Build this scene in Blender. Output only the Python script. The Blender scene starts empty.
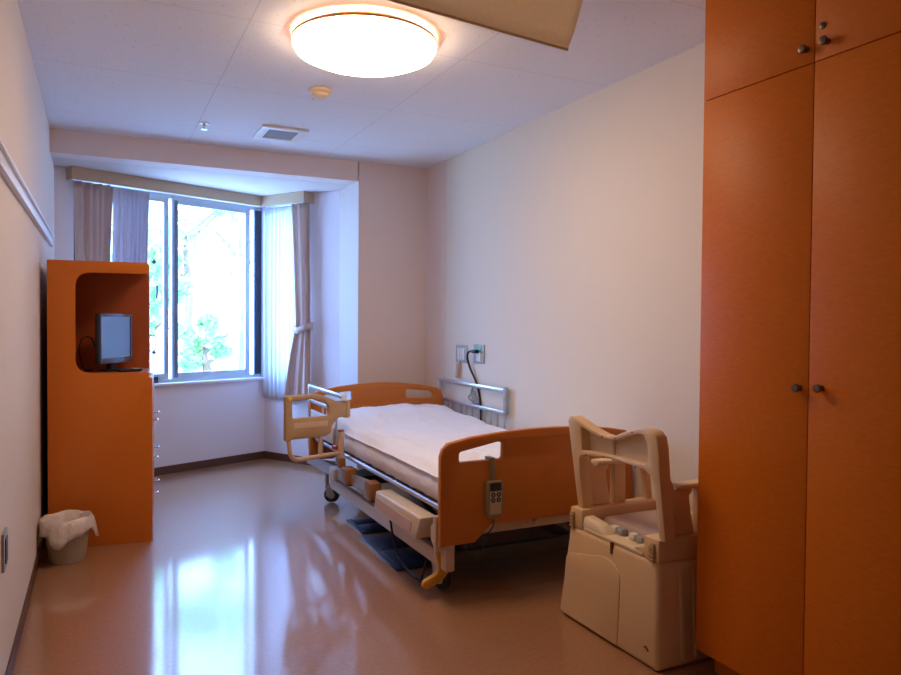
import bpy, bmesh, math, random
from mathutils import Vector, Matrix, noise
from math import sin, cos, pi, radians, atan2, hypot
random.seed(7)
C = bpy.context.scene.collection
SC = bpy.context.scene

# ------------------------------------------------------------------ materials
def mat(name, col, rough=.5, metal=0, spec=.5, noise_amt=0, nscale=20, bump=0, bscale=60, stretch=None, coat=0, sheen=0, emis=None, estr=0):
    m = bpy.data.materials.new(name); m.use_nodes = True
    nt = m.node_tree; b = nt.nodes['Principled BSDF']
    b.inputs['Base Color'].default_value = (*col, 1); b.inputs['Roughness'].default_value = rough
    b.inputs['Metallic'].default_value = metal; b.inputs['Specular IOR Level'].default_value = spec
    if coat: b.inputs['Coat Weight'].default_value = coat; b.inputs['Coat Roughness'].default_value = .08
    if sheen: b.inputs['Sheen Weight'].default_value = sheen
    if emis: b.inputs['Emission Color'].default_value = (*emis, 1); b.inputs['Emission Strength'].default_value = estr
    if noise_amt or bump:
        tc = nt.nodes.new('ShaderNodeTexCoord'); mp = nt.nodes.new('ShaderNodeMapping')
        if stretch: mp.inputs['Scale'].default_value = stretch
        nt.links.new(tc.outputs['Object'], mp.inputs['Vector'])
    if noise_amt:
        n = nt.nodes.new('ShaderNodeTexNoise'); n.inputs['Scale'].default_value = nscale; n.inputs['Detail'].default_value = 5
        nt.links.new(mp.outputs[0], n.inputs['Vector'])
        mx = nt.nodes.new('ShaderNodeMix'); mx.data_type = 'RGBA'
        mx.inputs[6].default_value = (*[c*(1-noise_amt) for c in col], 1)
        mx.inputs[7].default_value = (*[min(1, c*(1+noise_amt)) for c in col], 1)
        nt.links.new(n.outputs['Fac'], mx.inputs[0]); nt.links.new(mx.outputs[2], b.inputs['Base Color'])
    if bump:
        n2 = nt.nodes.new('ShaderNodeTexNoise'); n2.inputs['Scale'].default_value = bscale; n2.inputs['Detail'].default_value = 3
        nt.links.new(mp.outputs[0], n2.inputs['Vector'])
        bp = nt.nodes.new('ShaderNodeBump'); bp.inputs['Strength'].default_value = bump; bp.inputs['Distance'].default_value = .01
        nt.links.new(n2.outputs['Fac'], bp.inputs['Height']); nt.links.new(bp.outputs[0], b.inputs['Normal'])
    return m

def cloth_mat(name, col, trans=.4, see=0.0):
    m = bpy.data.materials.new(name); m.use_nodes = True; nt = m.node_tree
    for n in list(nt.nodes): nt.nodes.remove(n)
    out = nt.nodes.new('ShaderNodeOutputMaterial'); d = nt.nodes.new('ShaderNodeBsdfDiffuse'); t = nt.nodes.new('ShaderNodeBsdfTranslucent')
    w = nt.nodes.new('ShaderNodeTexNoise'); w.inputs['Scale'].default_value = 90
    tc = nt.nodes.new('ShaderNodeTexCoord'); nt.links.new(tc.outputs['Object'], w.inputs['Vector'])
    mc = nt.nodes.new('ShaderNodeMix'); mc.data_type = 'RGBA'
    mc.inputs[6].default_value = (*[c*.93 for c in col], 1); mc.inputs[7].default_value = (*[min(1, c*1.05) for c in col], 1)
    nt.links.new(w.outputs['Fac'], mc.inputs[0])
    nt.links.new(mc.outputs[2], d.inputs['Color']); nt.links.new(mc.outputs[2], t.inputs['Color'])
    mx = nt.nodes.new('ShaderNodeMixShader'); mx.inputs[0].default_value = trans
    nt.links.new(d.outputs[0], mx.inputs[1]); nt.links.new(t.outputs[0], mx.inputs[2])
    last = mx
    if see:
        tr = nt.nodes.new('ShaderNodeBsdfTransparent'); m2 = nt.nodes.new('ShaderNodeMixShader'); m2.inputs[0].default_value = see
        nt.links.new(mx.outputs[0], m2.inputs[1]); nt.links.new(tr.outputs[0], m2.inputs[2]); last = m2
    nt.links.new(last.outputs[0], out.inputs['Surface'])
    return m

def glass_mat():
    m = bpy.data.materials.new('window_glass'); m.use_nodes = True; nt = m.node_tree
    for n in list(nt.nodes): nt.nodes.remove(n)
    out = nt.nodes.new('ShaderNodeOutputMaterial'); t = nt.nodes.new('ShaderNodeBsdfTransparent'); g = nt.nodes.new('ShaderNodeBsdfGlossy')
    t.inputs['Color'].default_value = (.95, .98, .98, 1); g.inputs['Roughness'].default_value = .02
    mx = nt.nodes.new('ShaderNodeMixShader'); mx.inputs[0].default_value = .06
    nt.links.new(t.outputs[0], mx.inputs[1]); nt.links.new(g.outputs[0], mx.inputs[2]); nt.links.new(mx.outputs[0], out.inputs['Surface'])
    return m

def floor_mat():
    m = mat('vinyl_floor', (.50, .34, .20), .13, spec=.6)
    nt = m.node_tree; b = nt.nodes['Principled BSDF']
    tc = nt.nodes.new('ShaderNodeTexCoord')
    v = nt.nodes.new('ShaderNodeTexNoise'); v.inputs['Scale'].default_value = 55; v.inputs['Detail'].default_value = 6
    nt.links.new(tc.outputs['Object'], v.inputs['Vector'])
    n2 = nt.nodes.new('ShaderNodeTexNoise'); n2.inputs['Scale'].default_value = 2.5; n2.inputs['Detail'].default_value = 2
    nt.links.new(tc.outputs['Object'], n2.inputs['Vector'])
    mx = nt.nodes.new('ShaderNodeMix'); mx.data_type = 'RGBA'
    mx.inputs[6].default_value = FLOOR_A; mx.inputs[7].default_value = FLOOR_B
    nt.links.new(v.outputs['Fac'], mx.inputs[0]); nt.links.new(mx.outputs[2], b.inputs['Base Color'])
    mr = nt.nodes.new('ShaderNodeMapRange'); mr.inputs[3].default_value = .08; mr.inputs[4].default_value = .13
    nt.links.new(n2.outputs['Fac'], mr.inputs[0]); nt.links.new(mr.outputs[0], b.inputs['Roughness'])
    n3 = nt.nodes.new('ShaderNodeTexNoise'); n3.inputs['Scale'].default_value = 7; n3.inputs['Detail'].default_value = 2
    nt.links.new(tc.outputs['Object'], n3.inputs['Vector'])
    bp = nt.nodes.new('ShaderNodeBump'); bp.inputs['Strength'].default_value = .035; bp.inputs['Distance'].default_value = .01
    b.inputs['IOR'].default_value = 1.62; b.inputs['Coat Weight'].default_value = .7; b.inputs['Coat Roughness'].default_value = .42; b.inputs['Coat IOR'].default_value = 1.6
    nt.links.new(n3.outputs['Fac'], bp.inputs['Height']); nt.links.new(bp.outputs[0], b.inputs['Normal'])
    return m
FLOOR_A = (.28, .125, .05, 1); FLOOR_B = (.43, .215, .11, 1)

def ceiling_mat():
    m = mat('ceiling_board', (.72, .70, .69), .85, bump=.15, bscale=160)
    nt = m.node_tree; b = nt.nodes['Principled BSDF']; b.inputs['Specular IOR Level'].default_value = .2
    g = nt.nodes.new('ShaderNodeNewGeometry'); s = nt.nodes.new('ShaderNodeSeparateXYZ'); nt.links.new(g.outputs['Position'], s.inputs[0])
    def seam(sock, off, pitch):
        a = nt.nodes.new('ShaderNodeMath'); a.operation = 'SUBTRACT'; a.inputs[1].default_value = off; nt.links.new(sock, a.inputs[0])
        q = nt.nodes.new('ShaderNodeMath'); q.operation = 'PINGPONG'; q.inputs[1].default_value = pitch/2; nt.links.new(a.outputs[0], q.inputs[0])
        l = nt.nodes.new('ShaderNodeMath'); l.operation = 'LESS_THAN'; l.inputs[1].default_value = .0028; nt.links.new(q.outputs[0], l.inputs[0])
        return l.outputs[0]
    a = seam(s.outputs['X'], .82, .945); c = seam(s.outputs['Y'], 2.97, .89)
    mx = nt.nodes.new('ShaderNodeMath'); mx.operation = 'MAXIMUM'; nt.links.new(a, mx.inputs[0]); nt.links.new(c, mx.inputs[1])
    vo = nt.nodes.new('ShaderNodeTexVoronoi'); vo.inputs['Scale'].default_value = 26
    nt.links.new(g.outputs['Position'], vo.inputs['Vector'])
    lt = nt.nodes.new('ShaderNodeMath'); lt.operation = 'LESS_THAN'; lt.inputs[1].default_value = .13; nt.links.new(vo.outputs['Distance'], lt.inputs[0])
    sc = nt.nodes.new('ShaderNodeMath'); sc.operation = 'MULTIPLY'; sc.inputs[1].default_value = .35; nt.links.new(lt.outputs[0], sc.inputs[0])
    sm = nt.nodes.new('ShaderNodeMath'); sm.operation = 'MULTIPLY'; sm.inputs[1].default_value = .32; nt.links.new(mx.outputs[0], sm.inputs[0])
    m2 = nt.nodes.new('ShaderNodeMath'); m2.operation = 'MAXIMUM'; nt.links.new(sm.outputs[0], m2.inputs[0]); nt.links.new(sc.outputs[0], m2.inputs[1])
    mm = nt.nodes.new('ShaderNodeMix'); mm.data_type = 'RGBA'; mm.inputs[6].default_value = (.80, .82, .88, 1); mm.inputs[7].default_value = (.40, .37, .37, 1)
    nt.links.new(m2.outputs[0], mm.inputs[0]); nt.links.new(mm.outputs[2], b.inputs['Base Color'])
    return m

M = dict(
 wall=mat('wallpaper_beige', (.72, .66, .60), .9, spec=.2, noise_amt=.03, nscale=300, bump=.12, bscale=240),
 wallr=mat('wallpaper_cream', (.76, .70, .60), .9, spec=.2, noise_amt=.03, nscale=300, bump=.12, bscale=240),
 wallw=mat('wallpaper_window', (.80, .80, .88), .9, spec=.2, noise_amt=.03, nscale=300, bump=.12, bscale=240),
 beam=mat('beam_paint', (.78, .69, .66), .85, spec=.2, bump=.05),
 ceil=ceiling_mat(), ceilb=mat('bay_ceiling_paint', (.66, .60, .58), .85, spec=.2),
 floor=floor_mat(), base=mat('brown_skirting', (.10, .045, .025), .4),
 pelmet=mat('pelmet_maple', (.52, .39, .25), .55, noise_amt=.12, nscale=8, stretch=(6, 6, 30)),
 alu=mat('window_aluminium', (.46, .51, .56), .4, metal=.3), aludark=mat('dark_aluminium', (.035, .04, .06), .5, metal=.3),
 alumid=mat('blue_grey_aluminium', (.15, .20, .30), .4, metal=.4), railm=mat('grey_painted_steel', (.45, .46, .50), .38, metal=.45), sill=mat('sill_white', (.75, .74, .74), .45), glass=glass_mat(),
 ward=mat('orange_maple_laminate', (.64, .16, .008), .42, spec=.12, noise_amt=.16, nscale=40, stretch=(1, 1, 3.2)),
 wardin=mat('laminate_edge_dark', (.16, .04, .01), .5),
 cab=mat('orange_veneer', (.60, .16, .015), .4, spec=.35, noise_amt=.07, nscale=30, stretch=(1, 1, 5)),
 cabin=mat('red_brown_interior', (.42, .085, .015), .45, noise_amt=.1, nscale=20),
 bedwood=mat('bed_board_wood', (.53, .165, .018), .33, noise_amt=.08, nscale=9, stretch=(1, 1, 14)),
 sheet=mat('white_sheet', (.80, .74, .72), .9, spec=.15, sheen=.2, bump=.25, bscale=14),
 duvet=mat('duvet_cotton', (.84, .84, .88), .9, spec=.15, sheen=.3, bump=.5, bscale=11),
 steel=mat('brushed_steel', (.62, .64, .68), .3, metal=.85), chrome=mat('polished_chrome', (.75, .75, .78), .15, metal=1),
 beige=mat('beige_plastic', (.60, .49, .38), .45), tan=mat('tan_plastic', (.46, .30, .15), .45), tanl=mat('pale_tan_label', (.62, .45, .30), .5),
 tube=mat('tan_painted_tube', (.62, .44, .29), .35), brown=mat('brown_block', (.30, .13, .04), .45), yellow=mat('yellow_pedal', (.62, .30, .02), .4),
 yel=mat('yellow_dot', (.85, .60, .02), .4), black=mat('black_rubber', (.012, .012, .015), .5), dark=mat('dark_metal', (.04, .04, .05), .45),
 mat_=mat('navy_floor_mat', (.02, .03, .07), .3), red=mat('red_button', (.5, .03, .02), .4), pink=mat('pink_stripe', (.52, .34, .26), .5),
 olive=mat('olive_plastic', (.26, .22, .14), .4), pale=mat('pale_keypad', (.55, .48, .34), .5), lcd=mat('dark_display', (.02, .02, .03), .15),
 white=mat('white_plastic', (.80, .80, .78), .35), grey=mat('grey_plastic', (.33, .36, .36), .45), green=mat('green_socket', (.15, .45, .28), .4),
 offw=mat('offwhite_plastic', (.74, .72, .66), .4),
 bin=mat('bin_beige', (.42, .36, .27), .45), liner=mat('thin_white_plastic', (.74, .66, .62), .35, bump=.5, bscale=40),
 toilet=mat('ivory_resin', (.70, .48, .26), .42, noise_amt=.03, nscale=10), toiletl=mat('pale_ivory_resin', (.74, .60, .40), .42),
 mauve=mat('mauve_vinyl', (.46, .34, .30), .5), knob=mat('bronze_knob', (.16, .12, .09), .3, metal=.9),
 screen=mat('lcd_screen_painted_reflection', (.03, .14, .42), .10, spec=1.0, coat=1), bezel=mat('silver_bezel', (.05, .08, .17), .25, spec=.8, coat=.6),  # screen base colour carries the blue window reflection
 lamp=mat('lit_lamp_diffuser', (.9, .85, .8), .5, emis=(1, .71, .46), estr=22.5), lampring=mat('lamp_brown_ring', (.45, .24, .12), .4), vent=mat('vent_grille', (.42, .44, .47), .5),
 smoke=mat('cream_detector', (.78, .62, .42), .5),
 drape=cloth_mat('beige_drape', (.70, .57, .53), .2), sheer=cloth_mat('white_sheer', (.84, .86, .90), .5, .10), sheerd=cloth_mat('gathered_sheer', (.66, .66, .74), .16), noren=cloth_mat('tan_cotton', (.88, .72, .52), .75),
 leaf=cloth_mat('leaf_green', (.34, .62, .27), .5), bark=mat('bark', (.16, .11, .07), .9, noise_amt=.3), gravel=mat('pale_gravel', (.70, .68, .62), .9, noise_amt=.15, nscale=8),
 stone=mat('blue_grey_post', (.25, .33, .45), .8, noise_amt=.1), outwall=mat('outer_render', (.7, .68, .64), .9),
)

# ------------------------------------------------------------------ geometry helpers
def new(): return bmesh.new()
def box(bm, x0, x1, y0, y1, z0, z1, bev=0, seg=2):
    r = bmesh.ops.create_cube(bm, size=1)['verts']
    for v in r: v.co = Vector(((x0+x1)/2+v.co.x*(x1-x0), (y0+y1)/2+v.co.y*(y1-y0), (z0+z1)/2+v.co.z*(z1-z0)))
    if bev:
        es = list({e for v in r for e in v.link_edges})
        bmesh.ops.bevel(bm, geom=es, offset=bev, segments=seg, profile=.5, affect='EDGES')
    return bm
def hexa(bm, bot, top, bev=0, seg=2):
    vs = [bm.verts.new(p) for p in bot]+[bm.verts.new(p) for p in top]
    n = len(bot); fs = [bm.faces.new(vs[:n][::-1]), bm.faces.new(vs[n:])]
    for i in range(n): fs.append(bm.faces.new((vs[i], vs[(i+1) % n], vs[n+(i+1) % n], vs[n+i])))
    bmesh.ops.recalc_face_normals(bm, faces=fs)
    if bev: bmesh.ops.bevel(bm, geom=list({e for v in vs for e in v.link_edges}), offset=bev, segments=seg, profile=.5, affect='EDGES')
    return bm
def boxm(bm, Mx, sx, sy, sz, bev=0):
    t = new(); box(t, -sx/2, sx/2, -sy/2, sy/2, -sz/2, sz/2, bev)
    t.transform(Mx); me = bpy.data.meshes.new('t'); t.to_mesh(me); t.free(); bm.from_mesh(me); bpy.data.meshes.remove(me); return bm
def fillet(pts, r, n=5):
    pts = [Vector(p) for p in pts]; out = [pts[0]]
    for i in range(1, len(pts)-1):
        a, b, c = pts[i-1], pts[i], pts[i+1]
        d1 = (a-b); d2 = (c-b); k = min(r, d1.length*.49, d2.length*.49); d1.normalize(); d2.normalize()
        p, q = b+d1*k, b+d2*k
        for j in range(n+1):
            t = j/n; out.append((1-t)**2*p+2*t*(1-t)*b+t*t*q)
    out.append(pts[-1]); return out
def tube(bm, pts, r, n=10, fil=0, cap=True):
    pts = fillet(pts, fil) if fil else [Vector(p) for p in pts]
    rings = []; up = None
    for i, p in enumerate(pts):
        d = (pts[min(i+1, len(pts)-1)]-pts[max(i-1, 0)]).normalized()
        if up is None: up = Vector((0, 0, 1)) if abs(d.z) < .9 else Vector((1, 0, 0))
        s = d.cross(up).normalized(); up = s.cross(d).normalized()
        rr = r[i] if isinstance(r, (list, tuple)) else r
        rings.append([bm.verts.new(p+(s*cos(2*pi*k/n)+up*sin(2*pi*k/n))*rr) for k in range(n)])
    for a, b in zip(rings, rings[1:]):
        for k in range(n): bm.faces.new((a[k], a[(k+1) % n], b[(k+1) % n], b[k]))
    if cap: bm.faces.new(rings[0][::-1]); bm.faces.new(rings[-1])
    return bm
def lathe(bm, prof, c=(0, 0, 0), n=40, mx=None):
    rings = []
    for r, z in prof:
        if r < 1e-6: rings.append([bm.verts.new((0, 0, z))])
        else: rings.append([bm.verts.new((r*cos(2*pi*k/n), r*sin(2*pi*k/n), z)) for k in range(n)])
    fs = []
    for a, b in zip(rings, rings[1:]):
        for k in range(n):
            k2 = (k+1) % n
            if len(a) == 1 and len(b) == 1: continue
            if len(a) == 1: fs.append(bm.faces.new((a[0], b[k], b[k2])))
            elif len(b) == 1: fs.append(bm.faces.new((a[k], a[k2], b[0])))
            else: fs.append(bm.faces.new((a[k], a[k2], b[k2], b[k])))
    T = (Matrix.Translation(c) @ mx) if mx else Matrix.Translation(c)
    for rg in rings:
        for v in rg: v.co = T @ v.co
    bmesh.ops.recalc_face_normals(bm, faces=fs)
    return bm
def cyl(bm, a, b, r, n=20, bev=0): 
    a = Vector(a); b = Vector(b); L = (b-a).length; q = (b-a).to_track_quat('Z', 'Y').to_matrix().to_4x4()
    e = bev or r*.08
    return lathe(bm, [(0, 0), (r-e, 0), (r, e), (r, L-e), (r-e, L), (0, L)], a, n, q)
def rounded(pts, rad):
    """rounded closed polygon; rad a number or list"""
    out = []; n = len(pts)
    for i in range(n):
        r = rad[i] if isinstance(rad, (list, tuple)) else rad
        b = Vector(pts[i]); a = Vector(pts[i-1]); c = Vector(pts[(i+1) % n])
        if r <= 0: out.append(tuple(b)); continue
        d1 = a-b; d2 = c-b; k = min(r, d1.length*.45, d2.length*.45); d1.normalize(); d2.normalize(); p, q = b+d1*k, b+d2*k
        for j in range(5):
            t = j/4; v = (1-t)**2*p+2*t*(1-t)*b+t*t*q; out.append(tuple(v))
    return out
def plate(bm, outline, holes, th, T, bev=.004):
    """flat outline (u,v) with holes, extruded +-th/2 along local z; T maps local to world"""
    cu = bpy.data.curves.new('c', 'CURVE'); cu.dimensions = '2D'; cu.fill_mode = 'BOTH'
    for pl in [outline]+holes:
        s = cu.splines.new('POLY'); s.points.add(len(pl)-1); s.use_cyclic_u = True
        for p, q in zip(s.points, pl): p.co = (q[0], q[1], 0, 1)
    cu.extrude = max(th/2-bev, 0); cu.bevel_depth = bev; cu.bevel_resolution = 1; cu.offset = -bev
    ob = bpy.data.objects.new('c', cu); C.objects.link(ob)
    me = bpy.data.meshes.new_from_object(ob.evaluated_get(bpy.context.evaluated_depsgraph_get()))
    t = new(); t.from_mesh(me); bmesh.ops.remove_doubles(t, verts=t.verts, dist=1e-5)
    t.transform(T); bmesh.ops.recalc_face_normals(t, faces=t.faces); me2 = bpy.data.meshes.new('t'); t.to_mesh(me2); t.free(); bm.from_mesh(me2)
    bpy.data.objects.remove(ob); bpy.data.curves.remove(cu); bpy.data.meshes.remove(me); bpy.data.meshes.remove(me2)
    return bm
def TXZ(y): return Matrix(((1, 0, 0, 0), (0, 0, 1, y), (0, 1, 0, 0), (0, 0, 0, 1)))      # (u,v)->(x=u,z=v) at y
def TYZ(x): return Matrix(((0, 0, 1, x), (1, 0, 0, 0), (0, 1, 0, 0), (0, 0, 0, 1)))      # (u,v)->(y=u,z=v) at x
def TXY(z): return Matrix.Translation((0, 0, z))

def wloc(p):
    v = Vector((0, 0, 0))
    while p: v += p.location; p = p.parent
    return v
def obj(name, bm, m, parent=None, smooth=40, mods=None):
    if parent: bmesh.ops.translate(bm, verts=bm.verts, vec=-wloc(parent))
    me = bpy.data.meshes.new(name); bm.to_mesh(me); bm.free()
    if smooth:
        for p in me.polygons: p.use_smooth = True
        me.set_sharp_from_angle(angle=radians(smooth))
    me.materials.append(M[m] if isinstance(m, str) else m)
    o = bpy.data.objects.new(name, me); C.objects.link(o)
    if parent: o.parent = parent
    return o
def solo(name, bm, m, label, cat, origin, group=None, smooth=40):
    bmesh.ops.translate(bm, verts=bm.verts, vec=-Vector(origin))
    o = obj(name, bm, m, None, smooth); o.location = origin; o['label'] = label; o['category'] = cat
    if group: o['group'] = group
    return o
def thing(name, label, cat, loc=(0, 0, 0), group=None):
    o = bpy.data.objects.new(name, None); C.objects.link(o); o.location = loc; o.empty_display_size = .1
    o['label'] = label; o['category'] = cat
    if group: o['group'] = group
    return o
def struct(name, bm, m, parent=None, smooth=30):
    o = obj(name, bm, m, parent, smooth)
    if not parent: o['kind'] = 'structure'
    return o
def tree_copy(o, parent=None):
    c = o.copy(); C.objects.link(c); c.parent = parent
    for ch in list(o.children): tree_copy(ch, c)
    return c

# ------------------------------------------------------------------ room
H, HB, W, D = 2.393, 2.242, 2.589, 5.20
P = Vector((1.565, 6.34)); wd = Vector((1.565, .68)).normalized(); wn = Vector((-wd.y, wd.x))     # window wall direction / outward
Q = Vector((2.01, 5.60)); rd = (Q-P).normalized(); rn = Vector((-rd.y, rd.x))                     # return wall; outward
def WP(s, t, z): v = P+wd*s+wn*t; return (v.x, v.y, z)
def RP(r, t, z): v = P+rd*r+rn*t; return (v.x, v.y, z)
def wbox(bm, F, a0, a1, t0, t1, z0, z1, bev=0): return hexa(bm, [F(a0, t0, z0), F(a1, t0, z0), F(a1, t1, z0), F(a0, t1, z0)], [F(a0, t0, z1), F(a1, t0, z1), F(a1, t1, z1), F(a0, t1, z1)], bev)
YB = -1.3
bm = new(); box(bm, 0, W, YB, D, -.05, 0)
# floor reaches into the bay
hexa(bm, [(0, D, -.05), (Q.x, D, -.05), (Q.x, Q.y, -.05), (P.x, P.y, -.05), (0, 5.66, -.05)], [(0, D, 0), (Q.x, D, 0), (Q.x, Q.y, 0), (P.x, P.y, 0), (0, 5.66, 0)])
bmesh.ops.remove_doubles(bm, verts=bm.verts, dist=1e-4)
struct('floor', bm, 'floor', smooth=0)
struct('ceiling', box(new(), -.15, W+.15, YB-.15, D+.16, H, H+.1), 'ceil', smooth=0)
struct('wall_left', box(new(), -.12, 0, YB-.12, 5.66, -.05, H), 'wall', smooth=0)
struct('wall_right', box(new(), W, W+.12, YB-.12, D+.1, -.05, H), 'wallr', smooth=0)
struct('wall_back', box(new(), 0, W, YB-.12, YB, -.05, H), 'wall', smooth=0)
struct('wall_far', box(new(), 2.0305, W, D, Q.y+.25, -.05, H, .003), 'beam')
struct('trim_beam', box(new(), 0, 2.019, D+.006, D+.16, HB, H-.0005), 'beam', smooth=0)
struct('trim_corner', box(new(), W-.006, W, 4.86, D, 0, H), 'beam', smooth=0)
struct('ceiling_bay', hexa(new(), [(0, D+.15, HB), (Q.x, D+.15, HB), (Q.x, Q.y, HB), (P.x, P.y, HB), (0, 5.66, HB)], [(0, D+.15, HB+.1), (Q.x, D+.15, HB+.1), (Q.x, Q.y, HB+.1), (P.x, P.y, HB+.1), (0, 5.66, HB+.1)]), 'ceilb', smooth=0)
struct('wall_pier', hexa(new(), [(2.026, D+.002, 0), (2.04, D+.002, 0), (2.04, 5.62, 0), (2.004, 5.62, 0)], [(2.026, D+.002, HB), (2.04, D+.002, HB), (2.04, 5.62, HB), (2.004, 5.62, HB)]), 'ceilb', smooth=0)
# window wall with opening s -1.58..0, z .70..2.17
S0, S1, Z0, Z1 = -1.58, -.004, .70, 2.17
bm = new(); L0 = -hypot(1.565, .68)
wbox(bm, WP, L0, 0, 0, .14, -.05, Z0); wbox(bm, WP, L0, 0, 0, .14, Z1, HB+.1); wbox(bm, WP, L0, S0, 0, .14, Z0, Z1)
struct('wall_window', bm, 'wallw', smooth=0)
bm = new(); RL = (Q-P).length; R0, R1 = .07, .46
wbox(bm, RP, 0, RL, 0, .14, -.05, Z0); wbox(bm, RP, 0, RL, 0, .14, Z1, HB+.1); wbox(bm, RP, R1, RL, 0, .14, Z0, Z1); wbox(bm, RP, 0, R0, 0, .14, Z0, Z1)
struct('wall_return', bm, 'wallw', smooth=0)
c1, c2, c3 = P+wn*.14, P+(wn+rn)*.11, P+rn*.14
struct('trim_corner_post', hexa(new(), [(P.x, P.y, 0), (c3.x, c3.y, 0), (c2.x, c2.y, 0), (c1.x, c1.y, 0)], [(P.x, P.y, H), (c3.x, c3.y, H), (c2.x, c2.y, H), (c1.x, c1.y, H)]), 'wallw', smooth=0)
# skirting boards
BH = .062
struct('baseboard_left', box(new(), 0, .008, YB, 5.655, 0, BH, .002), 'base')
struct('baseboard_right', box(new(), W-.008, W, YB, D, 0, BH, .002), 'base')
struct('baseboard_window', wbox(new(), WP, L0, -.003, -.010, 0, 0, BH), 'base', smooth=0)
struct('baseboard_return', wbox(new(), RP, .003, RL, -.010, 0, 0, BH), 'base', smooth=0)
struct('baseboard_far', box(new(), 2.0305, W-.01, D-.008, D, 0, BH, .002), 'base')
struct('baseboard_pier', hexa(new(), [(2.016, D+.002, 0), (2.0255, D+.002, 0), (2.004, 5.60, 0), (1.996, 5.60, 0)], [(2.016, D+.002, BH), (2.0255, D+.002, BH), (2.004, 5.60, BH), (1.996, 5.60, BH)]), 'base', smooth=0)
# pelmet
bm = new(); TH = .018
def pelmet(F, a0, a1, d): wbox(bm, F, a0, a1, -d, -d+TH, 2.155, HB); 
wbox(bm, WP, -1.63, -.085, -.10, -.10+TH, 2.155, HB-.001); wbox(bm, WP, -1.63, -1.61, -.10+TH, 0, 2.155, HB-.001)
wbox(bm, RP,   .075, .575, -.12, -.12+TH, 2.155, HB-.001); wbox(bm, RP, .555, .575, -.12+TH, 0, 2.155, HB-.001)
struct('trim_pelmet', bm, 'pelmet', smooth=0)
# white picture rail on the left wall
bm = new(); box(bm, 0, .012, .2, 5.17, 1.645, 1.715, .002); box(bm, .012, .024, .2, 5.17, 1.700, 1.715, .002); box(bm, .012, .020, .2, 5.17, 1.645, 1.655, .002)
struct('trim_picture_rail', bm, 'sill')
struct('trim_sill', wbox(new(), WP, S0, S1, -.03, .06, .682, .705, .003), 'sill')

# window_1: frame, two sliding sashes, insect-screen stile
wf = bpy.data.objects.new('window_1', None); C.objects.link(wf); wf.location = WP(-.8, 0, .7); wf['kind'] = 'structure'
bm = new()
wbox(bm, WP, S0, S1, .05, .13, Z0+.004, Z0+.03); wbox(bm, WP, S0, S1, .05, .13, Z1-.03, Z1)
obj('frame', bm, 'alu', wf, 0)
bm = new(); wbox(bm, WP, -.068, S1, .05, .072, Z0+.03, Z1-.03); wbox(bm, WP, S0, S0+.05, .05, .09, Z0+.03, Z1-.03)
obj('side_frame', bm, 'aludark', wf, 0)
def sash(s0, s1, t, w0, w1, rail, m0='alu'):
    bm = new(); wbox(bm, WP, s0, s0+w0, t, t+.025, .73, 2.14, .002); wbox(bm, WP, s1-w1, s1, t, t+.025, .73, 2.14, .002)
    wbox(bm, WP, s0+w0, s1-w1, t, t+.025, .73, .73+rail); wbox(bm, WP, s0+w0, s1-w1, t, t+.025, 2.14-.035, 2.14)
    o = obj('sash', bm, m0, wf, 30)
    obj('pane', wbox(new(), WP, s0+w0, s1-w1, t+.010, t+.015, .73+rail, 2.105), 'glass', o, 0)
    return o
sa = sash(-.822, -.112, .055, .050, .045, .045)
obj('interlock_strip', wbox(new(), WP, -.802, -.774, .050, .0545, .74, 2.13), 'alumid', sa, 0)
sb = sash(-1.53, -.850, .052, .05, .040, .045)
# crescent latch and small stops
bm = new(); boxm(bm, Matrix.Translation(WP(-.935, .075, 1.43)), .016, .02, .06, .003); tube(bm, [WP(-.94, .07, 1.44), WP(-.945, .05, 1.42), WP(-.955, .045, 1.36)], .007, 8)
obj('latch', bm, 'aludark', wf)
for z in (1.64, .94):
    bm = new(); boxm(bm, Matrix.Translation(WP(-.957, .085, z)), .035, .02, .016, .002); boxm(bm, Matrix.Translation(WP(-.957, .082, z)), .014, .02, .036, .002); obj('stop', bm, 'aludark', wf)
bm = new(); boxm(bm, Matrix.Translation(WP(-.985, .03, .735)) @ Matrix.Rotation(atan2(wd.y, wd.x), 4, 'Z'), .06, .03, .05, .004); obj('corner_catch', bm, 'aludark', wf)
# window_2 in the return wall
wf2 = bpy.data.objects.new('window_2', None); C.objects.link(wf2); wf2.location = RP(.25, 0, .7); wf2['kind'] = 'structure'
bm = new(); wbox(bm, RP, R0, R1, .05, .12, Z0, Z0+.05); wbox(bm, RP, R0, R1, .05, .12, Z1-.05, Z1); wbox(bm, RP, R0, R0+.05, .05, .12, Z0+.05, Z1-.05); wbox(bm, RP, R1-.05, R1, .05, .12, Z0+.05, Z1-.05)
obj('frame', bm, 'alu', wf2, 0)
obj('pane', wbox(new(), RP, R0+.05, R1-.05, .08, .085, Z0+.05, Z1-.05), 'glass', wf2, 0)

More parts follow.
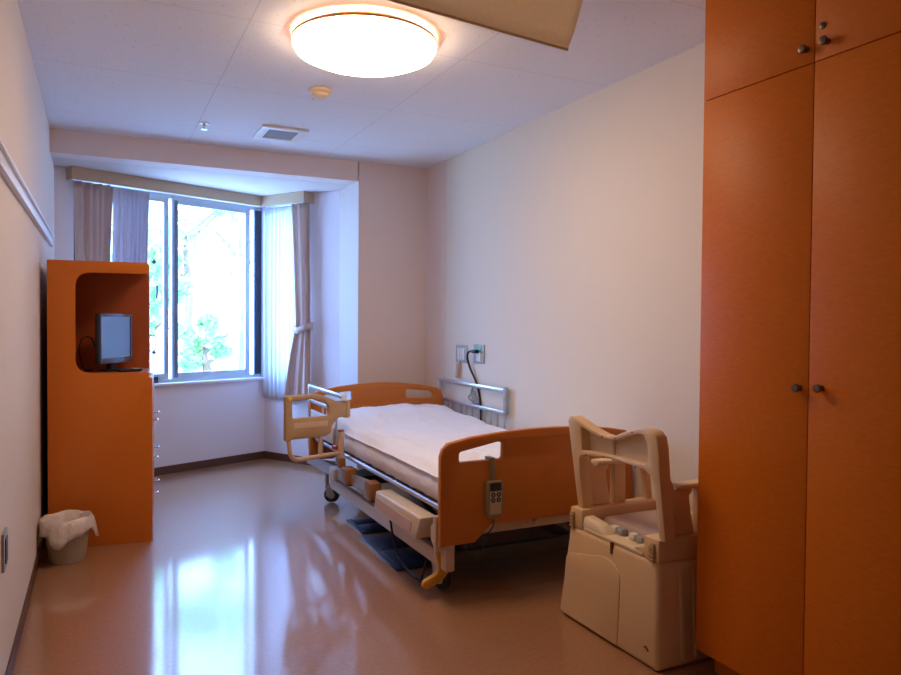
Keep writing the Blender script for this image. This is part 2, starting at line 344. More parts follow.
# ------------------------------------------------------------------ curtains
def drape(bm, F, a0f, a1f, t0, z0, z1, amp, folds, n=90, mz=26, ph=0, hem=0, thick=.003):
    rows = []
    for j in range(mz+1):
        z = z0+(z1-z0)*j/mz; a0, a1 = a0f(z), a1f(z); row = []
        for i in range(n+1):
            u = i/n
            k = 2*pi*folds*u+ph+.35*sin(3.1*u+z*1.3)
            t = t0+amp*(sin(k)+.35*sin(2.3*k+1))*(.75+.25*sin(z*2+u*5))
            a = a0+(a1-a0)*(u+.006*sin(k*2+z*3))
            row.append(bm.verts.new(F(a, t, z+(hem*sin(u*9) if j == 0 else 0))))
        rows.append(row)
    for a, b in zip(rows, rows[1:]):
        for i in range(n): bm.faces.new((a[i], a[i+1], b[i+1], b[i]))
    return bm
def solid(o, t=.002):
    md = o.modifiers.new('t', 'SOLIDIFY'); md.thickness = t
    bpy.context.view_layer.update()
    me = bpy.data.meshes.new_from_object(o.evaluated_get(bpy.context.evaluated_depsgraph_get())); o.modifiers.clear(); o.data = me
    for p in me.polygons: p.use_smooth = True
K = lambda v: (lambda z: v)
o = solo('drape_curtain', drape(new(), WP, lambda z: -1.60+.03*(2.15-z), lambda z: -1.325-.03*(2.15-z), -.052, .56, 2.152, .034, 4.5), 'drape', 'beige pleated drape hanging left of the window above the cabinet', 'curtain', WP(-1.46, -.05, .56)); solid(o)
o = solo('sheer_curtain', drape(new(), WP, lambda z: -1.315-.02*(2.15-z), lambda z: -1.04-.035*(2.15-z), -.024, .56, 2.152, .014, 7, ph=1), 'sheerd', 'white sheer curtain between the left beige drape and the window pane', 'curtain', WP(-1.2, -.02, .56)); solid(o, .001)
o = solo('sheer_curtain', drape(new(), RP, lambda z: .006, lambda z: .44, -.032, .530, 2.152, .012, 8), 'sheer', 'white sheer curtain lit from behind at the right corner of the bay', 'curtain', RP(.2, -.02, .53)); solid(o, .001)
TB = 1.115
def a0(z):
    if z > TB: u = (z-TB)/(2.15-TB); return .455-.075*u
    u = (TB-z)/(TB-.55); return .445-.15*u**.8
def a1(z):
    if z > TB: u = (z-TB)/(2.15-TB); return .605-.01*u
    u = (TB-z)/(TB-.55); return .605+.03*u
dr = solo('drape_curtain', drape(new(), RP, a0, a1, -.080, .555, 2.152, .026, 3.5, ph=.5), 'drape', 'beige drape gathered by a tieback at the right end of the bay', 'curtain', RP(.5, -.06, .55)); solid(dr)
bm = new(); pts = [RP(.440, -.105, 1.10), RP(.50, -.112, 1.085), RP(.612, -.105, 1.12), RP(.618, -.05, 1.13), RP(.51, -.035, 1.12), RP(.44, -.05, 1.10)]
n = len(pts); vs = [[bm.verts.new((p[0], p[1], p[2]+dz)) for p in pts] for dz in (0, .055)]
for i in range(n): bm.faces.new((vs[0][i], vs[0][(i+1) % n], vs[1][(i+1) % n], vs[1][i]))
o = obj('tieback', bm, 'drape', dr); solid(o, .003)

# fabric hung from the ceiling near the camera
tp = thing('hanging_cloth', 'tan cloth panel hanging from the ceiling at the top edge of the view', 'cloth', (.8, 1.3, H))
bm = new(); rows = []
NX, NZ = 40, 16
for j in range(NZ+1):
    v = j/NZ; row = []
    for i in range(NX+1):
        u = i/NX; x = .30+(.868+.14*v**.8)*u; z = 1.775+(2.368-1.775)*v+.062*(1-v)*(1-u)
        y = 1.3-.015*u+.010*sin(u*11+v*2)*v
        row.append(bm.verts.new((x, y, z)))
    rows.append(row)
for a, b in zip(rows, rows[1:]):
    for i in range(NX): bm.faces.new((a[i], a[i+1], b[i+1], b[i]))
o = obj('cloth_panel', bm, 'noren', tp); solid(o, .002)
bm = new(); tube(bm, [(rows_x, 1.3-.015*u-.002, 1.776+.062*(1-u)) for u, rows_x in [(i/30, .30+.868*i/30) for i in range(31)]], .0028, 6); obj('hem', bm, 'noren', o)
obj('ceiling_track', box(new(), .25, 1.38, 1.29, 1.315, 2.366, H-.0005, .002), 'white', tp)

# ------------------------------------------------------------------ ceiling fittings
LC = (1.282, 2.918)
t = thing('ceiling_lamp', 'round lit ceiling lamp with a domed white diffuser', 'lamp', (*LC, H))
obj('lamp_base', lathe(new(), [(0, H-.0005), (.25, H-.0005), (.25, H-.026), (.272, H-.030), (.272, H-.045), (0, H-.045)], (LC[0], LC[1], 0), 64), 'lampring', t)
obj('diffuser', lathe(new(), [(.297, 2.356), (.299, 2.344), (.288, 2.324), (.245, 2.305), (.17, 2.290), (.09, 2.283), (0, 2.281)], (LC[0], LC[1], 0), 64), 'lamp', t)
obj('trim_ring', lathe(new(), [(.290, 2.368), (.303, 2.366), (.305, 2.358), (.303, 2.355), (.296, 2.3575), (.290, 2.368)], (LC[0], LC[1], 0), 64), 'lampring', t)
t = thing('smoke_detector', 'small cream smoke detector on the ceiling beyond the lamp', 'smoke detector', (1.308, 3.70, H))
obj('housing', lathe(new(), [(0, H-.001), (.058, H-.001), (.058, H-.012), (.044, H-.02), (.040, H-.034), (.028, H-.042), (0, H-.044)], (1.308, 3.70, 0), 32), 'smoke', t)
obj('indicator', lathe(new(), [(0, H-.030), (.006, H-.032), (.006, H-.036), (0, H-.038)], (1.28, 3.74, -.004), 12), 'chrome', t)
t = thing('ceiling_vent', 'square white air vent with grey grille in the ceiling', 'vent', (1.32, 4.66, H))
bm = new()
for b in ((1.175, 1.46, 4.50, 4.545), (1.175, 1.46, 4.775, 4.82), (1.175, 1.225, 4.545, 4.775), (1.41, 1.46, 4.545, 4.775)): box(bm, *b, H-.016, H-.0005, .003)
obj('frame', bm, 'white', t)
bm = new(); box(bm, 1.225, 1.41, 4.545, 4.775, H-.004, H-.001)
for i in range(10): box(bm, 1.225, 1.41, 4.555+i*.022, 4.563+i*.022, H-.012, H-.004)
obj('grille', bm, 'vent', t)
t = thing('ceiling_sprinkler', 'tiny chrome sprinkler head left of the ceiling vent', 'sprinkler', (.851, 4.64, H))
obj('flange', lathe(new(), [(0, H-.0005), (.032, H-.0005), (.030, H-.006), (.016, H-.008), (0, H-.008)], (.851, 4.64, 0), 24), 'white', t)
bm = new(); lathe(bm, [(0, H-.007), (.010, H-.008), (.010, H-.02), (.004, H-.024), (.004, H-.036), (.018, H-.038), (.018, H-.041), (0, H-.042)], (.851, 4.64, 0), 16); obj('nozzle', bm, 'steel', t)

# ------------------------------------------------------------------ left wall plate, outlets
def plate_box(x, y0, y1, z0, z1, th, sgn): return box(new(), min(x, x+sgn*th), max(x, x+sgn*th), y0, y1, z0, z1, .002)
t = thing('wall_socket', 'dark steel socket plate low on the left wall near the floor', 'socket', (0, 2.65, .48))
obj('cover_plate', plate_box(.0005, 2.60, 2.695, .41, .53, .008, 1), 'grey', t); obj('outlet', plate_box(.0085, 2.62, 2.675, .43, .51, .003, 1), 'dark', t)
def wall_outlet(y0, y1, z0, z1, label, fill):
    t = thing('wall_outlet', label, 'outlet', (W, (y0+y1)/2, (z0+z1)/2))
    obj('cover_plate', plate_box(W-.0005, y0, y1, z0, z1, .009, -1), 'grey', t)
    ym = (y0+y1)/2; fill(t, ym, z0, z1); return t
def fa(t, ym, z0, z1):
    for dy in (-.038, .0, .038): obj('socket_insert', plate_box(W-.0095, ym+dy-.014, ym+dy+.014, z0+.02, z1-.02, .004, -1), 'offw', t)
def fb(t, ym, z0, z1):
    obj('socket_insert', plate_box(W-.0095, ym-.04, ym+.04, z1-.045, z1-.008, .005, -1), 'green', t); obj('socket_insert', plate_box(W-.0095, ym-.03, ym+.03, z0+.012, z1-.05, .004, -1), 'offw', t)
wall_outlet(4.49, 4.66, .908, 1.032, 'grey nurse-call plate on the wall, left of the two above the bed', fa)
wall_outlet(4.24, 4.385, .918, 1.044, 'grey outlet with green socket and black plug, right of the two', fb)
bm = new(); boxm(bm, Matrix.Translation((W-.02, 4.61, .85)) @ Matrix.Rotation(.15, 4, 'X'), .016, .035, .11, .006)
t = thing('call_button', 'small brown pendant call button hanging below the left wall plate', 'call button', (W-.02, 4.61, .85))
obj('handpiece', bm, mat('call_button_beige', (.50, .30, .18), .45), t); obj('lead', tube(new(), [(W-.02, 4.60, .90), (W-.016, 4.59, .93), (W-.012, 4.585, .95)], .004, 8), 'offw', t)
t = thing('power_cord', 'black power cord plugged into the right outlet and hanging behind the bed', 'cord', (W-.03, 4.33, .6))
obj('plug', box(new(), W-.050, W-.015, 4.295, 4.345, .985, 1.010, .005), 'black', t)
obj('cable', tube(new(), [(W-.035, 4.345, 1.0), (W-.04, 4.40, .995), (W-.035, 4.435, .96), (W-.02, 4.42, .88), (W-.0095, 4.35, .80), (W-.0095, 4.29, .70), (W-.0095, 4.272, .60), (W-.0095, 4.27, .3), (W-.0095, 4.3, .08)], .0075, 10, .05), 'black', t)
bm = new(); tube(bm, [(W-.0085+.001*sin(i*2.1), 4.37+(.035+.03*sin(i*.7))*cos(i*.62)+.03*sin(i*.17), .675+(.03+.03*cos(i*.43))*sin(i*.62+.5)-.02*sin(i*.11)) for i in range(75)], .004, 6)
solo('coiled_lead', bm, 'grey', 'tangled grey lead looped over the far bed rail', 'cord', (W-.03, 4.37, .66))

# ------------------------------------------------------------------ wardrobe
WX, WY0, WY1 = 2.120, 1.005, 1.849
t = thing('wardrobe', 'tall orange wood wardrobe with round knobs along the right wall', 'wardrobe', (2.35, 1.43, 0))
obj('body', box(new(), WX+.020, W-.004, WY0, WY1-.0015, .075, H-.004), 'ward', t, 0)
obj('plinth', box(new(), WX+.06, W-.004, WY0, WY1-.03, 0.001, .075), 'ward', t, 0)
YS = 1.428
for (y0, y1, z0, z1, ks, nm) in ((YS+.0016, WY1, .078, 1.9485, [(1.468, 1.013)], 'door'), (WY0, YS-.0016, .078, 1.9485, [(1.398, 1.018)], 'door'),
                         (YS+.0016, WY1, 1.9515, H-.006, [(1.466, 1.993)], 'upper_door'), (WY0, YS-.0016, 1.9515, H-.006, [(1.399, 1.995)], 'upper_door')):
    d = obj(nm, box(new(), WX, WX+.0185, y0, y1, z0, z1, .001), 'ward', t)
    for y, z in ks:
        q = Matrix.Rotation(-pi/2, 4, 'Y')
        obj('knob', lathe(new(), [(0, 0), (.009, 0), (.006, .005), (.006, .010), (.0115, .014), (.0130, .019), (.011, .024), (0, .026)], (WX, y-.012, z), 24, q), 'knob', d)
    if nm == 'upper_door' and y0 < 1.2: obj('lock', lathe(new(), [(0, 0), (.010, 0), (.010, .003), (.006, .005), (0, .005)], (WX, 1.403, 2.045), 20, Matrix.Rotation(-pi/2, 4, 'Y')), 'knob', d)
obj('door_gap_strip', box(new(), WX+.0187, WX+.0199, YS-.01, YS+.01, .08, H-.01), 'wardin', t, 0)

# ------------------------------------------------------------------ television cabinet (local frame: x right, y back)
ct = thing('television_cabinet', 'tall orange wood bedside cabinet with an open television niche', 'cabinet')
CW, CDp, CH = .498, .50, 1.500
out = rounded([(0, 0.001), (CW, 0.001), (CW, .885), (CW-.016, .885), (CW-.016, .914), (.128, .914), (.128, 1.440), (CW-.014, 1.440), (CW-.014, CH), (0, CH)], [0, 0, .006, 0, 0, .075, .075, .012, .02, .004])
obj('side_panel', plate(new(), out, [], .022, TXZ(.011), .002), 'cab', ct)
obj('side_panel', box(new(), 0, CW-.025, .478, .50, 0.001, CH, .002), 'cab', ct)
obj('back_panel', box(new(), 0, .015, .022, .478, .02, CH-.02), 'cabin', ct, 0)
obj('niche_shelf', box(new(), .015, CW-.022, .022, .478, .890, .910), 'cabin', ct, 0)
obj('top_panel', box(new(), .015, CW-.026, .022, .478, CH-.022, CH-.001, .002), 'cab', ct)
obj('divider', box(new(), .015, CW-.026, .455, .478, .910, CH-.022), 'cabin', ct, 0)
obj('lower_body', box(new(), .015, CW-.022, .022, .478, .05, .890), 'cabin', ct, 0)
def dhandle(x, y, z, h, r, ex, m, par, vertical=True):
    if vertical: pts = [(x, y, z-h/2), (x+ex, y, z-h/2), (x+ex, y, z+h/2), (x, y, z+h/2)]
    else: pts = [(x, y-h/2, z), (x+ex, y-h/2, z), (x+ex, y+h/2, z), (x, y+h/2, z)]
    return obj('handle', tube(new(), pts, r, 8, ex*.5), m, par)
zz = [.08, .34, .57, .80, .922]
for (z0, z1, hz) in ((.06, .345, .245), (.35, .57, .44), (.575, .882, .645)):
    dw = obj('drawer', box(new(), CW-.021, CW-.001, .0225, .25, z0, z1, .002), 'cab', ct)
    dhandle(CW-.002, .10, hz, .05, .004, .028, 'chrome', dw, False)
    dw = obj('drawer', box(new(), CW-.021, CW-.001, .254, .478, z0, z1, .002), 'cab', ct)
    dhandle(CW-.002, .36, hz+.012, .05, .004, .030, 'chrome', dw, False)
dd = obj('locker_door', box(new(), CW-.046, CW-.026, .50, .70, .945, CH-.01, .002), 'cab', ct)
obj('locker_body', box(new(), 0, CW-.047, .50, .70, 0.001, CH-.002, .002), 'cab', ct)
obj('lower_door', box(new(), CW-.046, CW-.026, .50, .70, .05, .94, .002), 'cab', ct)
obj('light_block_panel', box(new(), -.085, -.001, .62, .695, 0.001, CH-.01), 'wardin', ct, 0)  # added dark panel, blocks window light in the gap between cabinet and wall
dhandle(CW-.028, .52, 1.055, .095, .0035, .036, 'dark', dd)
ct.location = (.034, 4.238, 0); ct.rotation_euler = (0, 0, radians(-4.8))

# television in the niche
tv = thing('television', 'small flat television with a glossy screen painted with a blue reflection in the niche', 'television', (.36, 4.45, .910))
a = Vector((.279, 4.282)); bq = Vector((.444, 4.585)); dv = (bq-a).normalized(); nv = Vector((dv.y, -dv.x)); LW = (bq-a).length
R = Matrix(((dv.x, nv.x, 0, 0), (dv.y, nv.y, 0, 0), (0, 0, 1, 0), (0, 0, 0, 1)))   # local x along screen, y outward normal, z up
def TV(u, o, z): v = a+dv*u+nv*o; return Matrix.Translation((v.x, v.y, z)) @ R
def tvbox(u0, u1, o0, o1, z0, z1, bev=0):
    m_ = TV((u0+u1)/2, (o0+o1)/2, (z0+z1)/2); bm = new(); boxm(bm, m_, u1-u0, o1-o0, z1-z0, bev); bmesh.ops.recalc_face_normals(bm, faces=bm.faces); return bm
obj('casing', tvbox(0, LW, -.030, -.006, .955, 1.228, .006), 'black', tv)
bm = new()
for q in ((0, LW, .955, .985), (0, LW, 1.212, 1.229), (0, .014, .985, 1.212), (LW-.014, LW, .985, 1.212)):
    boxm(bm, TV((q[0]+q[1])/2, -.002, (q[2]+q[3])/2), q[1]-q[0], .012, q[3]-q[2], .002)
bmesh.ops.recalc_face_normals(bm, faces=bm.faces)
obj('bezel', bm, 'bezel', tv); obj('screen', tvbox(.014, LW-.014, -.006, -.001, .985, 1.212), 'screen', tv)
bm = new(); boxm(bm, TV(LW/2, -.03, .938), .06, .03, .05, .004); obj('stand_neck', bm, 'black', tv)
bm = new(); lathe(bm, [(0, 0), (.085, 0), (.085, .004), (.07, .010), (0, .012)], (*(a+dv*LW/2-nv*.02), .9105), 32); obj('stand_base', bm, 'black', tv)
bm = new(); boxm(bm, Matrix.Translation((.425, 4.335, .9185)) @ Matrix.Rotation(.5, 4, 'Z'), .13, .035, .015, .005)
t = thing('remote_control', 'black remote control lying in front of the television', 'remote control', (.425, 4.335, .9115)); obj('case', bm, 'black', t)
bm = new(); boxm(bm, Matrix.Translation((.455, 4.350, .9270)) @ Matrix.Rotation(.5, 4, 'Z'), .03, .02, .002); obj('button', bm, 'white', t)  # white highlight on the remote, painted as a small pale block
solo('television_cable', tube(new(), [(.262, 4.40, 1.02), (.235, 4.43, 1.10), (.19, 4.42, 1.10), (.17, 4.41, 1.02), (.20, 4.42, .918), (.235, 4.44, .915)], .0035, 8, .04), 'black', 'thin black cable looping behind the television in the niche', 'cable', (.2, 4.43, .912))

# ------------------------------------------------------------------ waste bin
bc = (.130, 4.035)
bb = thing('waste_bin', 'small beige round waste bin on the floor by the cabinet', 'bin', (*bc, 0))
obj('bucket', lathe(new(), [(0, .001), (.078, .001), (.082, .006), (.104, .205), (.110, .208), (.108, .214), (.100, .212), (.079, .012), (0, .010)], (*bc, 0), 40), 'bin', bb)
bm = new(); n = 60
prof = [(.06, .03), (.080, .12), (.095, .210), (.106, .2215), (.1165, .212), (.120, .19), (.120, .165), (.122, .14)]
rows = []
for j, (r, z) in enumerate(prof):
    row = []
    for k in range(n):
        an = 2*pi*k/n; w = .5+.5*sin(an*3+.7)+.25*sin(an*7+2); f = max(0, j-3)/4
        zz_ = z-(f*(.055*w-.02)) if j > 3 else z
        rr = r+(.005*sin(an*9+j)+.004*sin(an*17))*f+.010*f*w
        if j < 3: rr += .002*sin(an*8)
        if j == 3: zz_ += .004*sin(an*5)
        row.append(bm.verts.new((max(.003, bc[0]+rr*cos(an)), bc[1]+rr*sin(an), zz_)))
    rows.append(row)
for a_, b_ in zip(rows, rows[1:]):
    for k in range(n): bm.faces.new((a_[k], a_[(k+1) % n], b_[(k+1) % n], b_[k]))
o = solo('bin_liner', bm, 'liner', 'translucent white plastic bag folded over the rim of the bin', 'bin bag', (bc[0], bc[1], .03)); solid(o, .001)

# ------------------------------------------------------------------ hospital bed
BX0, BX1, BY0, BY1 = 1.56, 2.57, 2.74, 4.82
bed = thing('hospital_bed', 'wooden-ended electric hospital bed on casters along the right wall', 'bed', (2.06, 3.78, 0))
def mirror(pts, cx): return [(2*cx-x, z) for x, z in pts][::-1]
cx = 2.066
lefthalf = [(1.803, .318), (1.722, .250), (1.556, .250), (1.556, .630), (1.566, .664), (1.592, .686), (1.70, .706), (1.85, .720), (2.0, .727)]
fb_out = lefthalf+[(2*cx-x, z) for x, z in lefthalf[::-1]]
hole = rounded([(1.645, .602), (1.855, .604), (1.857, .672), (1.835, .678), (1.645, .644)], .014)
hole2 = [(2*cx-x, z) for x, z in hole[::-1]]
obj('footboard', plate(new(), fb_out, [hole, hole2], .032, TXZ(BY0), .010), 'bedwood', bed)
lh = [(1.80, .30), (1.72, .25), (1.553, .25), (1.553, .655), (1.565, .690), (1.60, .715), (1.75, .745), (1.90, .760), (2.053, .766)]
hb_out = lh+[(2*2.053-x, z) for x, z in lh[:-1][::-1]]
hl = rounded([(2.258, .650), (2.468, .638), (2.468, .680), (2.44, .692), (2.258, .712)], .012)
hl2 = [(4.106-x, z) for x, z in hl[::-1]]
obj('headboard', plate(new(), hb_out, [hl, hl2], .032, TXZ(BY1), .010), 'bedwood', bed)
# frames
XL, XR = 1.63, 2.49
for x in (XL, XR): obj('base_rail', box(new(), x-.018, x+.018, 2.83, 4.52, .120, .188, .004), 'beige', bed)
for y in (2.86, 4.50): obj('cross_beam', box(new(), XL+.018, XR-.018, y-.02, y+.02, .125, .180, .004), 'dark', bed)
for x in (1.598, 2.520): obj('upper_rail', tube(new(), [(x, 2.77, .396), (x, 4.79, .396)], .014, 12), 'railm', bed)
bm = new()
for y0, y1 in ((2.80, 3.32), (3.33, 3.78), (3.79, 4.20), (4.21, 4.77)):
    box(bm, 1.613, 2.505, y0, y1, .385, .412, .004)
    k = y0+.02
    while k < y1: box(bm, 1.590, 1.613, k, k+.008, .407, .4125); k += .022
obj('mattress_deck', bm, 'dark', bed)
for x in (1.582, 2.53):
    bm = new(); pr = [(3.60, .285, .340), (4.28, .237, .295), (4.93, .212, .262)]; vv = [[bm.verts.new(p) for p in ((x-.015, y, a), (x+.015, y, a), (x+.015, y, b), (x-.015, y, b))] for y, a, b in pr]
    for p, q in zip(vv, vv[1:]):
        for i in range(4): bm.faces.new((p[i], p[(i+1) % 4], q[(i+1) % 4], q[i]))
    bm.faces.new(vv[0][::-1]); bm.faces.new(vv[-1]); bmesh.ops.recalc_face_normals(bm, faces=bm.faces)
    obj('middle_rail', bm, 'railm', bed)
obj('bumper_block', box(new(), 1.550, 1.62, 4.22, 4.33, .228, .300, .006), 'beige', bed)
for y0, y1, z0 in ((3.94, 4.04, .262), (3.54, 3.635, .262)):
    o = obj('rail_holder', box(new(), 1.538, 1.60, y0, y1, z0, .352, .005), 'brown', bed); obj('holder_cap', box(new(), 1.543, 1.595, y0+.006, y1-.006, z0-.008, z0, .002), 'black', o)
# stored side cover box
o = obj('side_cover', hexa(new(), [(1.500, 2.86, .255), (1.60, 2.86, .255), (1.60, 3.39, .262), (1.500, 3.39, .262)], [(1.515, 2.84, .352), (1.60, 2.84, .352), (1.60, 3.40, .352), (1.515, 3.40, .352)], .010), 'beige', bed)
obj('stripe', hexa(new(), [(1.5005, 2.92, .272), (1.504, 2.92, .272), (1.504, 3.37, .278), (1.5005, 3.37, .278)], [(1.5065, 2.92, .318), (1.511, 2.92, .318), (1.511, 3.37, .322), (1.5065, 3.37, .322)]), 'pink', o, 0)
obj('bracket', plate(new(), rounded([(2.762, .215), (2.785, .24), (2.815, .265), (2.815, .325), (2.79, .335), (2.785, .375), (2.762, .375)], .01), [], .04, TYZ(1.572), .004), 'beige', bed)
# lift arms, legs
for x in (1.72, 2.40):
    for yy, an, ln in ((3.25, .25, .75), (4.15, -.25, .65)):
        obj('lift_arm', boxm(new(), Matrix.Translation((x, yy, .28)) @ Matrix.Rotation(an, 4, 'X'), .03, ln, .045, .004), 'dark', bed)
bm = new(); box(bm, 1.85, 2.05, 3.2, 3.75, .24, .36, .01); box(bm, 2.1, 2.35, 3.45, 3.9, .22, .36, .01); cyl(bm, (1.95, 3.75, .30), (1.95, 4.4, .34), .025)
obj('actuator_motor', bm, 'dark', bed)
obj('tie_bar', box(new(), 1.70, 2.45, 2.775, 2.795, .268, .318, .003), 'beige', bed)
obj('end_knob', cyl(new(), (2.035, 2.722, .300), (2.035, 2.775, .300), .012), 'tanl', bed)
def caster(x, y, ang, pedal):
    Rz = Matrix.Translation((x, y, 0)) @ Matrix.Rotation(ang, 4, 'Z')
    bm = new(); box(bm, -.024, -.019, -.026, .022, .045, .112, .002); box(bm, .019, .024, -.026, .022, .045, .112, .002); box(bm, -.024, .024, -.020, .030, .106, .122, .003); cyl(bm, (0, .02, .118), (0, .02, .20), .012); bm.transform(Rz)
    w = obj('caster_fork', bm, 'railm', bed)
    obj('wheel', lathe(new(), [(0, -.016), (.030, -.016), (.032, -.012), (.048, -.011), (.052, 0), (.048, .011), (.032, .012), (.030, .016), (0, .016)], (0, 0, 0), 32, Rz @ Matrix.Translation((0, -.012, .0530)) @ Matrix.Rotation(pi/2, 4, 'Y')), 'black', w)
    bm = cyl(new(), (-.0185, -.012, .053), (.0185, -.012, .053), .024); bm.transform(Rz); obj('hub', bm, 'railm', w)
    if pedal: obj('brake_pedal', plate(new(), rounded([(x-.070, .215), (x-.045, .215), (x-.035, .160), (x+.002, .170), (x+.008, .118), (x-.030, .072), (x-.105, .042), (x-.125, .058), (x-.120, .080), (x-.055, .108), (x-.048, .135)], .012), [], .028, TXZ(y-.085), .006), 'yellow', w)
caster(1.645, 2.915, radians(20), True); caster(1.638, 4.61, radians(62), False); caster(2.47, 2.915, radians(-15), True); caster(2.47, 4.62, radians(40), False)
for x in (1.625, 2.475): obj('corner_post', box(new(), x-.022, x+.022, 2.765, 2.825, .125, .249, .006), 'beige', bed)
for x in (1.655, 2.47): obj('corner_post', box(new(), x-.014, x+.014, 4.525, 4.575, .105, .255, .004), 'dark', bed)
# left (camera side) head rail
def rail(x, y0, y1, zt, zb, zlow, nsp, capm, zc=None, sy=0):
    o = obj('side_rail', box(new(), x-.009, x+.009, y0+.02, y1, zt-.028, zt, .006), 'steel', bed)
    bm = new(); box(bm, x-.008, x+.008, y0+.02, y1, zb-.012, zb+.012, .005); box(bm, x-.009, x+.009, y1-.012, y1+.012, zlow, zt, .006)
    obj('lower_bar', bm, 'steel', o)
    obj('rail_end_cap', box(new(), x-.012, x+.012, y0-.016, y0+.022, zc or zb-.012, zt+.008, .008), capm, o)
    for i in range(nsp):
        y = y0+sy+.02+(y1-y0-sy-.04)*(i+.0)/(nsp-1) if nsp > 1 else y0
        obj('spindle', cyl(new(), (x, y, zlow), (x, y, zb-.012), .0065, 10), 'steel', o)
    return o
rl = rail(1.566, 4.09, 4.86, .764, .655, .33, 3, 'white', .728, .12)
obj('infill_panel', box(new(), 1.558, 1.566, 4.30, 4.80, .44, .60, .004), 'white', rl)
rail(2.562, 3.91, 4.90, .780, .626, .42, 12, 'grey')
# swing-out grip
GA = Vector((1.58, 4.12)); gd = Vector((-.36, -.14)).normalized(); gn = Vector((gd.y, -gd.x))
TG = Matrix(((gd.x, 0, gn.x, GA.x), (gd.y, 0, gn.y, GA.y), (0, 1, 0, 0), (0, 0, 0, 1)))
def GP(u, z, o=0): v = GA+gd*u+gn*o; return (v.x, v.y, z)
go = rounded([(.418, .781), (.251, .783), (.186, .774), (.107, .745), (.066, .726), (-.018, .722), (-.027, .697), (-.027, .644), (-.012, .630), (.055, .629), (.099, .590), (.106, .548), (.142, .530), (.375, .536), (.419, .530)], .012)
gh = rounded([(.375, .752), (.26, .754), (.165, .742), (.122, .705), (.128, .650), (.375, .655)], .014)
g = obj('swing_grip', plate(new(), go, [gh], .034, TG, .010), 'tan', bed)
for s, m_ in ((1, .0175), (-1, .0175)):
    T2 = TG @ Matrix.Translation((0, 0, s*.018)); obj('grip_label', plate(new(), [(.369, .629), (.135, .622), (.137, .592), (.369, .597)], [], .002, T2, .0005), 'tanl', g, 0)
obj('marker_dot', cyl(new(), GP(.395, .766, -.0205), GP(.395, .766, .0205), .011), 'yel', g)
obj('pivot', cyl(new(), GP(-.012, .625), GP(-.012, .725), .024, 20, .006), 'tan', g)
obj('grip_tube', tube(new(), [GP(.392, .54), GP(.378, .418), GP(.02, .418)], .013, 12, .07), 'tube', g)
obj('grip_tube', tube(new(), [GP(.177, .54), GP(.177, .42)], .012, 12), 'tube', g)
obj('grip_post', cyl(new(), GP(.026, .385), GP(.026, .545), .018, 20, .004), 'tube', g)
obj('post_cap', cyl(new(), GP(.026, .5455), GP(.026, .5555), .020, 20, .003), 'brown', g)
obj('lock_button', cyl(new(), GP(.045, .45, .012), GP(.045, .45, .045), .014, 16), 'red', g)
bm = new(); boxm(bm, Matrix.Translation((1.560, 4.11, .36)), .04, .05, .06, .006); obj('grip_socket', bm, 'brown', g)

# mattress, duvet, pillow
def softbox(x0, x1, y0, y1, zlo, zfun, nx, ny, edge=.04, side=None):
    bm = new(); grid = []
    for j in range(ny+1):
        row = []
        for i in range(nx+1):
            u, v = i/nx, j/ny; x = x0+(x1-x0)*u; y = y0+(y1-y0)*v
            d = min(x-x0, x1-x, y-y0, y1-y); k = min(1, d/edge); drop = edge*(1-math.sqrt(max(0, 1-(1-k)**2)))*.9
            row.append(bm.verts.new((x, y, max(zfun(x, y)-drop, zlo+.006))))
        grid.append(row)
    for j in range(ny):
        for i in range(nx): bm.faces.new((grid[j][i], grid[j][i+1], grid[j+1][i+1], grid[j+1][i]))
    ring = [grid[0][i] for i in range(nx+1)]+[grid[j][nx] for j in range(1, ny+1)]+[grid[ny][i] for i in range(nx-1, -1, -1)]+[grid[j][0] for j in range(ny-1, 0, -1)]
    prev = ring; K_ = 5; tops = [v.co.z for v in ring]
    for s in range(1, K_+1):
        f = s/K_; nr = []
        for idx, v in enumerate(ring):
            zz_ = tops[idx]*(1-f)+zlo*f; x, y = v.co.x, v.co.y
            cxm, cym = (x0+x1)/2, (y0+y1)/2
            off = side(x, y, f) if side else 0
            dx = (1 if x > x1-1e-5 else -1 if x < x0+1e-5 else 0); dy = (1 if y > y1-1e-5 else -1 if y < y0+1e-5 else 0)
            nr.append(bm.verts.new((x+dx*off, y+dy*off, zz_)))
        for a_ in range(len(ring)):
            b_ = (a_+1) % len(ring); bm.faces.new((prev[a_], nr[a_], nr[b_], prev[b_]))
        prev = nr
    bm.faces.new(prev)
    bmesh.ops.recalc_face_normals(bm, faces=bm.faces); return bm
N = lambda x, y, z=0: noise.noise(Vector((x, y, z)))
def rump(x, y, f): return .012*sin(f*pi)+.010*N(y*16, f*5, 3)+.004*N(y*40, f*9)-.010*f
ms = solo('mattress', softbox(1.596, 2.518, 2.785, 4.776, .4135, lambda x, y: .520, 30, 90, .02, rump), 'sheet', 'mattress wrapped in a creased white sheet under the duvet', 'mattress', (2.05, 3.78, .42), smooth=60)
def dz(x, y):
    z = .556+.016*N(x*2.2, y*2.2, 5)+.014*N(x*6, y*4, 2)+.008*N(x*13, y*8, 8)+.004*N(x*30, y*20, 3)
    ex, ey = (x-2.1)/.42, (y-4.56)/.30
    z += .072*math.exp(-(ex*ex)**1.6-(ey*ey))
    z += .012*math.exp(-((x-1.83-.10*(4.5-y))/.03)**2)*(1 if y > 2.9 else .3)*.6
    z += .010*math.exp(-((x-1.72-.03*(y-3))/.025)**2)
    return z
def duv_side(x, y, f): return .014*sin(f*pi)+.009*N(y*9, x*7, f*2)+.005*N(y*30, x*20, 7)
bm = softbox(1.604, 2.510, 2.796, 4.768, .5215, dz, 60, 130, .05, duv_side)
